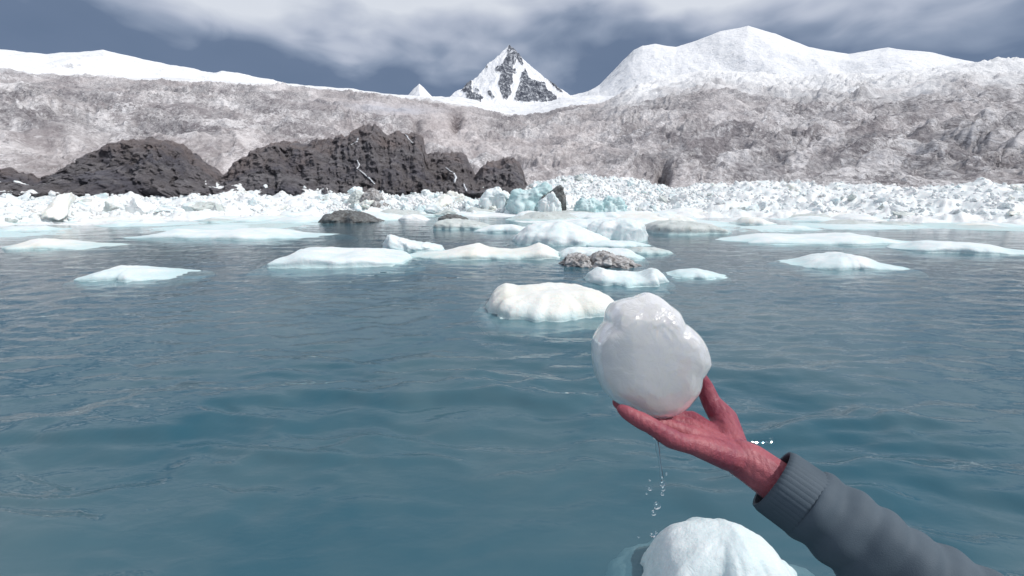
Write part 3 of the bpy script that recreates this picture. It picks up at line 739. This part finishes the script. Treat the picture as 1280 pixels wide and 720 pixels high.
while cnt < 285:
    px = rnd.uniform(-20, 1300) if rnd.random() < 0.45 else rnd.uniform(430, 850)
    rad = rnd.uniform(40, 63) if rnd.random() < .8 else rnd.uniform(38, 44)
    if 632 < px < 785 and rad < 50: continue
    ang = azel(px, 250)[0]
    x, y = rad * math.sin(ang), rad * math.cos(ang)
    s_ = rnd.choice((0.3, 0.4, 0.5, 0.6, 0.8)) * rnd.uniform(0.7, 1.25)
    if px > 690: s_ *= 0.85
    z = max(on_pile(x, y), 0) + s_ * rnd.uniform(0.05, 0.35)
    if z + s_ * .6 > H + rad * math.tan(float(pile_top(ang))) + 0.15: 
        z = H + rad * math.tan(float(pile_top(ang))) + 0.1 - s_ * .6
    o = bpy.data.objects.new('ice_block', rnd.choice(protos)); COL.objects.link(o)
    o.location = (x, y, z); o.rotation_euler = (rnd.uniform(-.6, .6), rnd.uniform(-.6, .6), rnd.uniform(0, 6.28)); o.scale = (s_ * rnd.uniform(.7, 1.5), s_ * rnd.uniform(.7, 1.3), s_ * rnd.uniform(.6, 1.1))
    tag(o, 'white angular ice block heaped in the pile at the glacier foot', 'ice block', G3); cnt += 1
# small rubble: real pieces joined
bv, bf = [], []
oc = [(1, 0, 0), (-1, 0, 0), (0, 1, 0), (0, -1, 0), (0, 0, 1), (0, 0, -1)]
cube = [(-1, -1, -1), (1, -1, -1), (1, 1, -1), (-1, 1, -1), (-1, -1, 1), (1, -1, 1), (1, 1, 1), (-1, 1, 1)]
cf = [(0, 3, 2, 1), (4, 5, 6, 7), (0, 1, 5, 4), (1, 2, 6, 5), (2, 3, 7, 6), (3, 0, 4, 7)]
zs = V4[:, 2].reshape(nR4, nA4)
for k in range(9000):
    ang = rnd.uniform(R(-52), R(52)) if rnd.random() < .5 else rnd.uniform(R(-22), R(22)); tq = rnd.uniform(0.15, 0.85); rad = 35 + 33 * tq
    i = int(tq * (nR4 - 1)); j = int((ang - AZ0) / (AZ1 - AZ0) * (nA4 - 1))
    s_ = rnd.uniform(0.05, 0.16) * (1.3 if rnd.random() < .2 else 1)
    c = Vector((rad * math.sin(ang), rad * math.cos(ang), max(zs[i, j], 0) + s_ * 0.4))
    M = Matrix.Rotation(rnd.uniform(0, 6.28), 3, 'Z') @ Matrix.Rotation(rnd.uniform(-.9, .9), 3, 'X') @ Matrix.Rotation(rnd.uniform(-.9, .9), 3, 'Y')
    n0 = len(bv)
    for q in cube:
        v = M @ Vector((q[0] * rnd.uniform(.4, 1.1), q[1] * rnd.uniform(.4, 1.1), q[2] * rnd.uniform(.4, 1.0))) * s_ + c
        bv.append(tuple(v))
    bf += [tuple(n0 + a_ for a_ in f) for f in cf]
tag(mesh_obj('brash_ice', np.array(bv), np.array(bf), 'ice_rubble', smooth=False), 'countless small broken ice pieces scattered over the ice bank', 'ice', kind='stuff')

# singular blocks in the pile
def berg(x0, x1, yb, Y, prof, mat, label, seed, cat='iceberg', name='iceberg', p=4.0, depth=0.7, lumps=0.2):
    """like a floe but standing on the bank at distance Y"""
    L_, R_ = at_Y(x0, yb, Y), at_Y(x1, yb, Y); cx, ax = (L_[0] + R_[0]) / 2, (R_[0] - L_[0]) / 2
    z0 = at_Y((x0 + x1) / 2, yb, Y)[2]; by = ax * depth
    nphi, nt_ = 96, 40
    PH, K = np.meshgrid(np.linspace(0, 2 * np.pi, nphi, endpoint=False), np.linspace(0.02, 1, nt_))
    RHO = np.sin(K * np.pi / 2)
    sup = (np.abs(np.cos(PH)) ** 3 + np.abs(np.sin(PH)) ** 3) ** (-1 / 3)
    wob = 1 + 0.35 * fbm(np.cos(PH) * 1.5 + seed, np.sin(PH) * 1.5, seed, 4) * np.abs(np.sin(PH))
    lx = cx + ax * RHO * sup * wob * np.cos(PH); ly = Y + by * RHO * sup * wob * np.sin(PH)
    xs = [at_Y(q[0], q[1], Y)[0] for q in prof]; hs = [at_Y(q[0], q[1], Y)[2] - z0 for q in prof]
    Ht = np.interp(lx, xs, hs); sh = np.maximum(1 - RHO ** p, 0) ** (1 / p)
    hm = max(hs)
    z = z0 + Ht * sh
    kq = 1.7 / ax; d3 = (fbm(lx * kq + seed, ly * kq, z * kq, 5, 0.55) * 0.55 + (ridged(lx * kq * 1.6, ly * kq * 1.6, z * kq * 1.6 + seed, 4) - 0.55) * (0.25 + lumps)) * ax * 0.6
    lx = lx + np.cos(PH) * RHO ** 2 * d3; ly = ly + np.sin(PH) * RHO ** 2 * d3; z = z + d3 * (1 - RHO ** 4) * 0.7
    z[-1] = z0 - 0.8
    org = np.array([cx, Y, z0]); V = np.stack([lx, ly, z], -1).reshape(-1, 3) - org
    fs = grid_faces(nt_, nphi, True).tolist(); fs.append(tuple(range(nphi))[::-1]); fs.append(tuple((nt_ - 1) * nphi + j for j in range(nphi)))
    o = mesh_obj(name, V.tolist(), fs, mat); o.location = org
    return tag(o, label, cat)
berg(636, 696, 264, 40, [(638, 241), (645, 236), (656, 238), (668, 235), (686, 231), (694, 238)], 'ice_teal', 'teal blue iceberg wall under the black streaked block', 2.1)
berg(718, 753, 271, 37, [(718, 254), (727, 249), (740, 250), (753, 251)], 'ice_teal', 'left half of the low teal blue ice wall in the pile', 3.3, depth=0.5, lumps=.1)
berg(749, 783, 271, 37.3, [(749, 251), (760, 247), (772, 248), (783, 252)], 'ice_teal', 'right half of the low teal blue ice wall in the pile', 4.1, depth=0.5, lumps=.1)
berg(672, 700, 264, 38.5, [(672, 250), (680, 246), (690, 240), (700, 250)], 'ice_white', 'white iceberg wedge just under the black streaked block', 5.4, depth=.6)
berg(675, 706, 251, 39, [(675, 246), (684, 243), (694, 236), (700, 231), (706, 234)], 'ice_dark', 'black silt streaked ice block leaning on the teal iceberg', 6.3, cat='ice block', name='ice_block', depth=.35)
berg(600, 645, 256, 42, [(600, 246), (610, 238), (620, 236), (632, 242), (645, 250)], 'ice_white', 'rounded pale green white iceberg left of the teal iceberg', 7.7)
berg(452, 482, 258, 40, [(452, 244), (460, 236), (470, 237), (478, 246), (482, 253)], 'ice_dirty', 'grey brown grit covered boulder of ice at the left of the pile', 8.8, cat='ice boulder', name='ice_boulder', p=2.6)
berg(436, 458, 256, 41, [(436, 244), (445, 238), (453, 240), (458, 247)], 'ice_grey', 'paler grey ice boulder beside the grit covered one', 9.3, cat='ice boulder', name='ice_boulder', p=2.6)
berg(596, 610, 243, 55, [(596, 238), (601, 234), (606, 234), (610, 239)], 'ice_white', 'small white ice pinnacle standing against the dark rock', 9.9, cat='ice pinnacle', name='ice_pinnacle', p=2.2)
berg(512, 528, 241, 55, [(512, 238), (517, 232.5), (523, 233), (528, 238)], 'ice_white', 'small white ice pinnacle left of the middle of the pile', 10.9, cat='ice pinnacle', name='ice_pinnacle', p=2.2)

ORD = 'first second third fourth fifth sixth seventh eighth ninth tenth eleventh twelfth thirteenth fourteenth fifteenth sixteenth seventeenth eighteenth nineteenth twentieth'.split()
ZN = [(-999, 110, 'at the far left end'), (110, 270, 'left of the far left rock gap'), (270, 436, 'beneath the far left rock'), (436, 500, 'beside the grit covered boulder'), (500, 560, 'beneath the zigzag stream'),
      (560, 640, 'left of the teal iceberg'), (640, 715, 'around the teal iceberg'), (715, 790, 'around the low teal wall'), (790, 900, 'right of the low teal wall'), (900, 1050, 'well right of the teal wall'), (1050, 1180, 'toward the far right'), (1180, 9999, 'at the far right end')]
def label_by_place(objs, what, cuts, names, grp):
    cell = {}
    for o in objs:
        x, y, z = o.location; tz = (z - H) / y; yc = (tz * cp + sp) / (cp - tz * sp); px = 640 + x / y * F * (cp + yc * sp)
        zn = next(q[2] for q in ZN if q[0] <= px < q[1]); rd = math.hypot(x, y); bi = sum(rd > c for c in cuts)
        cell.setdefault((zn, names[bi]), []).append((px, o))
    for (zn, bn), L_ in cell.items():
        L_.sort(key=lambda q: q[0])
        for n_, (_, o) in enumerate(L_):
            
            if n_ > 19: bpy.data.objects.remove(o); continue
            o['label'] = f'{what} {ORD[n_]} from left, {bn} row, {zn}'; o['group'] = grp + ' ' + zn
pans = [o for o in COL.objects if o.get('group') == G2]; blk = [o for o in COL.objects if o.get('group') == G3]
label_by_place(pans, 'flat pale floe', (22, 27, 33, 38), ('nearest', 'second', 'third', 'fourth', 'farthest'), 'packed ice floes')
label_by_place(blk, 'white ice block', (47, 56), ('front', 'middle', 'top'), 'ice blocks in the pile')

# ================================================================== HANDHELD ICE
OUT = [(741, 440), (742, 425), (748, 413), (757, 402), (759, 389), (765, 379), (778, 374), (794, 371), (808, 365), (820, 370), (831, 379), (843, 388), (850, 402), (866, 414), (878, 432), (883, 452), (872, 470), (869, 486), (857, 502),
       (843, 514), (828, 520), (812, 521), (795, 516), (783, 509), (770, 502), (757, 492), (747, 475), (742, 455)]
DI = 0.535
cpx, cpy = 807, 445
fwd = Vector((0, cp, -sp)); rgt = Vector((1, 0, 0)); upv = Vector((0, sp, cp))
ctr = at_depth(cpx, cpy, DI)
# outline as radius over angle
ang_o = []; rad_o = []
for x, y in OUT:
    dx, dy = (x - cpx) / F * DI, (cpy - y) / F * DI
    ang_o.append(math.atan2(dy, dx)); rad_o.append(math.hypot(dx, dy))
oi = np.argsort(ang_o); ao = np.array(ang_o)[oi]; ro = np.array(rad_o)[oi]
ao = np.concatenate([ao - 2 * np.pi, ao, ao + 2 * np.pi]); ro = np.tile(ro, 3)
nth, nla = 260, 130
TH, LA = np.meshgrid(np.linspace(0, 2 * np.pi, nth, endpoint=False), np.linspace(-np.pi / 2, np.pi / 2, nla))
rad = np.interp(TH, ao, ro, period=None) if False else np.interp((TH + np.pi) % (2 * np.pi) - np.pi, ao, ro)
cl, sl = np.cos(LA), np.sin(LA)
gx_, gy_, gz_ = np.cos(TH) * cl, np.sin(TH) * cl, sl
fa = fbm(gx_ * 1.6 + 3, gy_ * 1.6, gz_ * 1.6, 4)
rr_ = rad * (cl ** 0.42) * (1 + 0.008 * fa)
dep = 0.042 * np.sign(sl) * np.abs(sl) ** 0.75 * (1 + 0.06 * fa) + 0.0014 * fbm(gx_ * 3, gy_ * 3, gz_ * 3, 4)
# flat melted facets
P3 = np.stack([rr_ * np.cos(TH), rr_ * np.sin(TH), dep], -1)
rf = random.Random(21)
for _ in range(4):
    n = np.array([rf.gauss(0, .6), rf.gauss(0, .6), -abs(rf.gauss(0.6, .5))]); n /= np.linalg.norm(n)
    q = P3 @ n; lim = q.max() * rf.uniform(0.84, 0.95); ov = np.clip(q - lim, 0, None) ** 1.0 * 0.75
    if abs(n[2]) > 0.45: P3 = P3 - ov[..., None] * n
gl_ = np.exp(-((P3[..., 0] - (815 - cpx) / F * DI) / 0.016) ** 2 - ((P3[..., 1] - (cpy - 405) / F * DI) / 0.013) ** 2) * (P3[..., 2] < 0)
P3[..., 2] += 0.0032 * gl_ * ridged(P3[..., 0] * 150, P3[..., 1] * 150, 0.5, 3)
P3[..., 2] += 0.0007 * fbm(P3[..., 0] * 90, P3[..., 1] * 90, P3[..., 2] * 90, 3)
Vi = []
P3f = P3.reshape(-1, 3)
Rm = np.array([list(rgt), list(upv), list(fwd)])
Vi = P3f @ Rm
fsi = grid_faces(nla, nth, True)
b = NB('handheld_ice')
p = b.pos()
c = b.mix(b.noise(p, 18, 5, 0.6, 0.5, 0.35, 0.65), (0.93, 0.92, 0.955), (0.95, 0.94, 0.965))
c = b.mix(b.math('MULTIPLY', b.noise(p, 60, 6, 0.75, 0.8, 0.60, 0.72), 0.3), c, (0.92, 0.93, 0.96))
nn = b.bump(b.noise(p, 45, 6, 0.6, 0.6, 0.2, 0.8), 0.28, 0.006)
b.bsdf(c, 0.10, nn, Subsurface_Weight=1.0, Subsurface_Radius=(0.8, 0.85, 1.0), Subsurface_Scale=0.05, Specular_IOR_Level=0.5,
       Transmission_Weight=0.45, IOR=1.31, Coat_Weight=0.5, Coat_Roughness=0.05)
ice = mesh_obj('ice_chunk', Vi, fsi, 'handheld_ice'); ice.location = ctr
tag(ice, 'melting lilac white lump of clear ice held up in the hand', 'ice chunk')

# ================================================================== PERSON'S ARM AND HAND
def D(px, py, t): return at_depth(px, py, t)
def capsule_path(bm, pts):
    """pts: list of (Vector, radius[, flat]) - chain of overlapping tapered segments"""
    for (a_, ra), (c_, rb) in zip(pts, pts[1:]):
        d = c_ - a_; ln = d.length; n = max(2, int(ln / (min(ra, rb) * 0.16)))
        for i in range(n + 1):
            t_ = i / n; q = a_.lerp(c_, t_); r_ = ra * (1 - t_) + rb * t_
            bmesh.ops.create_icosphere(bm, subdivisions=2, radius=r_, matrix=Matrix.Translation(q))
person = empty('person', (0.62, 0.15, 0.0))
tag(person, "person's bare reddened hand reaching in from the right, palm up under the lump of ice", 'person')
bm = bmesh.new()
wrist = D(936, 578, 0.50)
palm = {  # base of finger (knuckle) positions
 'little': D(868, 556, 0.488), 'ring': D(862, 544, 0.510), 'middle': D(860, 534, 0.534), 'index': D(864, 526, 0.558)}
for k_, r_ in (('little', 0.0118), ('ring', 0.0128), ('middle', 0.0130), ('index', 0.0128)):
    mid = wrist.lerp(palm[k_], 0.45) - upv * 0.001
    capsule_path(bm, [(wrist.lerp(palm[k_], 0.12), 0.0165), (mid, 0.0155), (palm[k_], r_)])
capsule_path(bm, [(palm['little'], 0.0114), (D(851, 553, 0.485), 0.0099), (D(838, 547.5, 0.484), 0.0111), (D(824, 539, 0.483), 0.0098), (D(812, 531, 0.482), 0.0095), (D(803, 526.5, 0.483), 0.0099), (D(793, 521.5, 0.485), 0.0087), (D(784, 516, 0.488), 0.0080), (D(777, 511.5, 0.491), 0.0058)])
capsule_path(bm, [(palm['ring'], 0.0122), (D(835, 533, 0.512), 0.0104), (D(812, 528, 0.513), 0.0094), (D(790, 519, 0.518), 0.0088), (D(782, 512, 0.522), 0.0070)])
capsule_path(bm, [(palm['middle'], 0.0124), (D(828, 526, 0.538), 0.0102), (D(800, 522, 0.541), 0.0094), (D(782, 512, 0.545), 0.0086), (D(772, 503, 0.550), 0.0070)])
capsule_path(bm, [(palm['index'], 0.0120), (D(832, 521, 0.562), 0.0100), (D(808, 517, 0.566), 0.0092), (D(792, 508, 0.570), 0.0084), (D(785, 500, 0.574), 0.0070)])
# thumb from the far side of the palm, closing up against the ice
capsule_path(bm, [(wrist.lerp(palm['index'], 0.25), 0.0185), (D(905, 524, 0.552), 0.0165), (D(889, 503, 0.566), 0.0120), (D(881, 484, 0.570), 0.0108), (D(872, 468, 0.566), 0.0090), (D(868, 460, 0.562), 0.0068)])
elbow = D(1210, 700, 0.40)
elbow = Vector((0.60, 0.20, 1.12))
capsule_path(bm, [(wrist.lerp(palm['ring'], 0.12), 0.021), (wrist, 0.0225), (wrist.lerp(elbow, 0.18), 0.025), (wrist.lerp(elbow, 0.5), 0.034), (wrist.lerp(elbow, 0.85), 0.040), (elbow, 0.040)])
me = bpy.data.meshes.new('hand_and_arm'); bm.to_mesh(me); bm.free()
b = NB('skin')
p = b.pos()
c = b.mix(b.noise(p, 22, 5, 0.6, 0.4, 0.35, 0.65), (0.26, 0.05, 0.08), (0.43, 0.12, 0.14))
c = b.mix(b.math('MULTIPLY', b.noise(p, 60, 5, 0.7, 0.6, 0.5, 0.7), 0.6), c, (0.27, 0.065, 0.10))
nn = b.bump(b.vor(p, 700, 0.0, 0.6, 'F1'), 0.25, 0.0006)
nn = b.bump(b.noise(b.pos((1, 0.5, 1)), 160, 5, 0.6, 0.5, 0.2, 0.8), 0.5, 0.002, nn)
wv = b.n('ShaderNodeTexWave'); wv.inputs['Scale'].default_value = 42; wv.inputs['Distortion'].default_value = 9; wv.inputs['Detail'].default_value = 4; b.l(p, wv.inputs['Vector'])
nn = b.bump(wv.outputs['Fac'], 0.25, 0.0012, nn)
b.bsdf(c, 0.5, nn, Subsurface_Weight=0.2, Subsurface_Radius=(1.0, 0.3, 0.2), Subsurface_Scale=0.006)
me.materials.append(MATS['skin'])
arm = bpy.data.objects.new('hand_and_arm', me); COL.objects.link(arm); arm.parent = person; arm.matrix_parent_inverse = Matrix.Translation(person.location).inverted()
rm = arm.modifiers.new('remesh', 'REMESH'); rm.mode = 'VOXEL'; rm.voxel_size = 0.0016; rm.use_smooth_shade = True
sm = arm.modifiers.new('smooth', 'CORRECTIVE_SMOOTH') if False else arm.modifiers.new('smooth', 'SMOOTH'); sm.factor = 0.5; sm.iterations = 9
# sleeve with rumpled folds and cuff
_ii, _kk = np.meshgrid(np.arange(90), np.arange(40), indexing='ij')
FOLD = (0.10 * ridged(np.cos(_kk / 40 * 2 * np.pi) * 1.1, np.sin(_kk / 40 * 2 * np.pi) * 1.1, _ii / 5.0, 4, 0.5) - 0.05 + 0.06 * fbm(np.cos(_kk / 40 * 2 * np.pi) * .9, np.sin(_kk / 40 * 2 * np.pi) * .9, _ii / 9.0, 3)).ravel().tolist()
def sleeve(pts, name, mat):
    vs, fs = [], []; ns = 40
    for i, (c_, r_) in enumerate(pts):
        d = (pts[min(i + 1, len(pts) - 1)][0] - pts[max(i - 1, 0)][0]).normalized(); s1 = d.cross(Vector((0, 0, 1))).normalized(); s2 = s1.cross(d)
        for k in range(ns):
            a_ = 2 * math.pi * k / ns
            rr2 = r_ * (1 + 0.05 * math.sin(3 * a_ + i * 0.5) + FOLD[(i * ns + k) % len(FOLD)])
            vs.append(tuple(c_ + (s1 * math.cos(a_) + s2 * math.sin(a_)) * rr2))
    n = len(pts)
    for i in range(n - 1):
        for k in range(ns): fs.append((i * ns + k, i * ns + (k + 1) % ns, (i + 1) * ns + (k + 1) % ns, (i + 1) * ns + k))
    o = mesh_obj(name, vs, fs, mat, person); o.matrix_parent_inverse = Matrix.Translation(person.location).inverted()
    s_ = o.modifiers.new('thick', 'SOLIDIFY'); s_.thickness = 0.004
    u_ = o.modifiers.new('sub', 'SUBSURF'); u_.levels = 1; u_.render_levels = 2
    return o
b = NB('jacket_cloth')
b.bsdf(b.mix(b.noise(b.pos(), 9, 5, 0.6, 0.4, 0.35, 0.65), (0.05, 0.075, 0.10), (0.075, 0.105, 0.135)), 0.75, b.bump(b.noise(b.pos(), 900, 3, 0.6, 0, 0.2, 0.8), 0.3, 0.0008))
shoulder = Vector((0.66, -0.12, 1.40))
sp_pts = []
c0 = wrist.lerp(elbow, 0.13)
for i in range(50):
    t_ = i / 49; sp_pts.append((c0.lerp(elbow, t_) , 0.033 + 0.025 * t_ + 0.003 * math.sin(i * 1.9)))
for i in range(1, 16):
    t_ = i / 15; sp_pts.append((elbow.lerp(shoulder, t_), 0.058 + 0.012 * t_ + 0.002 * math.sin(i * 1.7)))
sl_o = sleeve(sp_pts, 'sleeve', 'jacket_cloth')
axd = (elbow - wrist).normalized(); s1_ = axd.cross(Vector((0, 0, 1))).normalized(); s2_ = s1_.cross(axd)
cv, cfs = [], []; nsx = 120
for i in range(9):
    for k in range(nsx):
        a_ = 2 * math.pi * k / nsx; rq = 0.0315 + 0.0007 * math.cos(a_ * 40) + (0.002 if 0 < i < 8 else 0)
        cv.append(tuple(c0 + axd * (-0.034 + i * 0.0055) + (s1_ * math.cos(a_) + s2_ * math.sin(a_)) * rq))
for i in range(8):
    for k in range(nsx): cfs.append((i * nsx + k, i * nsx + (k + 1) % nsx, (i + 1) * nsx + (k + 1) % nsx, (i + 1) * nsx + k))
cuff = mesh_obj('cuff', cv, cfs, 'jacket_cloth', sl_o); cuff.matrix_parent_inverse = Matrix.Translation(person.location).inverted()
cuff.matrix_parent_inverse = Matrix.Identity(4)
mm = cuff.modifiers.new('thick', 'SOLIDIFY'); mm.thickness = 0.003
sn_seam = 0

# ================================================================== FALLING WATER
b = NB('clear_water')
b.bsdf((0.95, 0.98, 1.0), 0.02, None, Transmission_Weight=1.0, IOR=1.333)
def trickle(pts, label):
    vs, fs = [], []; ns = 10
    for (px, py, t_, r_) in pts:
        r_ *= 1.6
        c = D(px, py, t_)
        for k in range(ns):
            a_ = 2 * math.pi * k / ns; vs.append(tuple(c + Vector((math.cos(a_) * r_, math.sin(a_) * r_, 0))))
    n = len(pts)
    for i in range(n - 1):
        for k in range(ns): fs.append((i * ns + k, i * ns + (k + 1) % ns, (i + 1) * ns + (k + 1) % ns, (i + 1) * ns + k))
    fs.append(tuple(range(ns))[::-1]); fs.append(tuple((n - 1) * ns + k for k in range(ns)))
    tag(mesh_obj('water_trickle', vs, fs, 'clear_water'), label, 'trickle')
trickle([(820, 547, .482, .0018), (821, 553, .481, .0012), (822, 562, .480, .0015), (823.5, 570, .479, .0009), (825, 580, .477, .0007), (826, 588, .476, .0009), (827, 596, .475, .0013), (828, 600, .4745, .0006)],
        'thin clear trickle of meltwater running off the underside of the hand')
G4 = 'water drops falling from the melting ice'
dr = random.Random(3); drops = []
for (px, py, r_, sx) in [(828, 604, .0028, 1.2), (829, 610, .0022, 1.5), (827.5, 617, .0019, 1.1), (821, 632, .0034, 1.15), (817, 641, .0024, 1.3), (812, 611, .0020, 1), (808, 617, .0010, 1), (816, 668, .0030, 0.8), (820, 665, .0014, 1), (833, 592, .0012, 1.4), (812, 600, .0012, 1), (798, 671, .0010, 1)]:
    bm = bmesh.new(); bmesh.ops.create_icosphere(bm, subdivisions=3, radius=r_)
    sd_ = dr.random() * 10
    for v in bm.verts:
        v.co *= 1 + 0.18 * math.sin(v.co.x / r_ * 2 + sd_) * math.cos(v.co.z / r_ * 2.4 + sd_); v.co.z *= sx
    me = bpy.data.meshes.new('water_drop'); bm.to_mesh(me); bm.free(); me.materials.append(MATS['clear_water'])
    for f in me.polygons: f.use_smooth = True
    o = bpy.data.objects.new('water_drop', me); COL.objects.link(o); o.location = D(px, py, 0.47)
    drops.append((py, px, o)); tag(o, 'clear water drop falling below the hand', 'water drop', G4)
drops.sort(key=lambda q: q[0])
for n_, q in enumerate(drops): q[2]['label'] = f'clear water drop, {ORD[n_]} from the top among the drops falling below the hand'
print('pans', n_p, 'blocks', cnt)
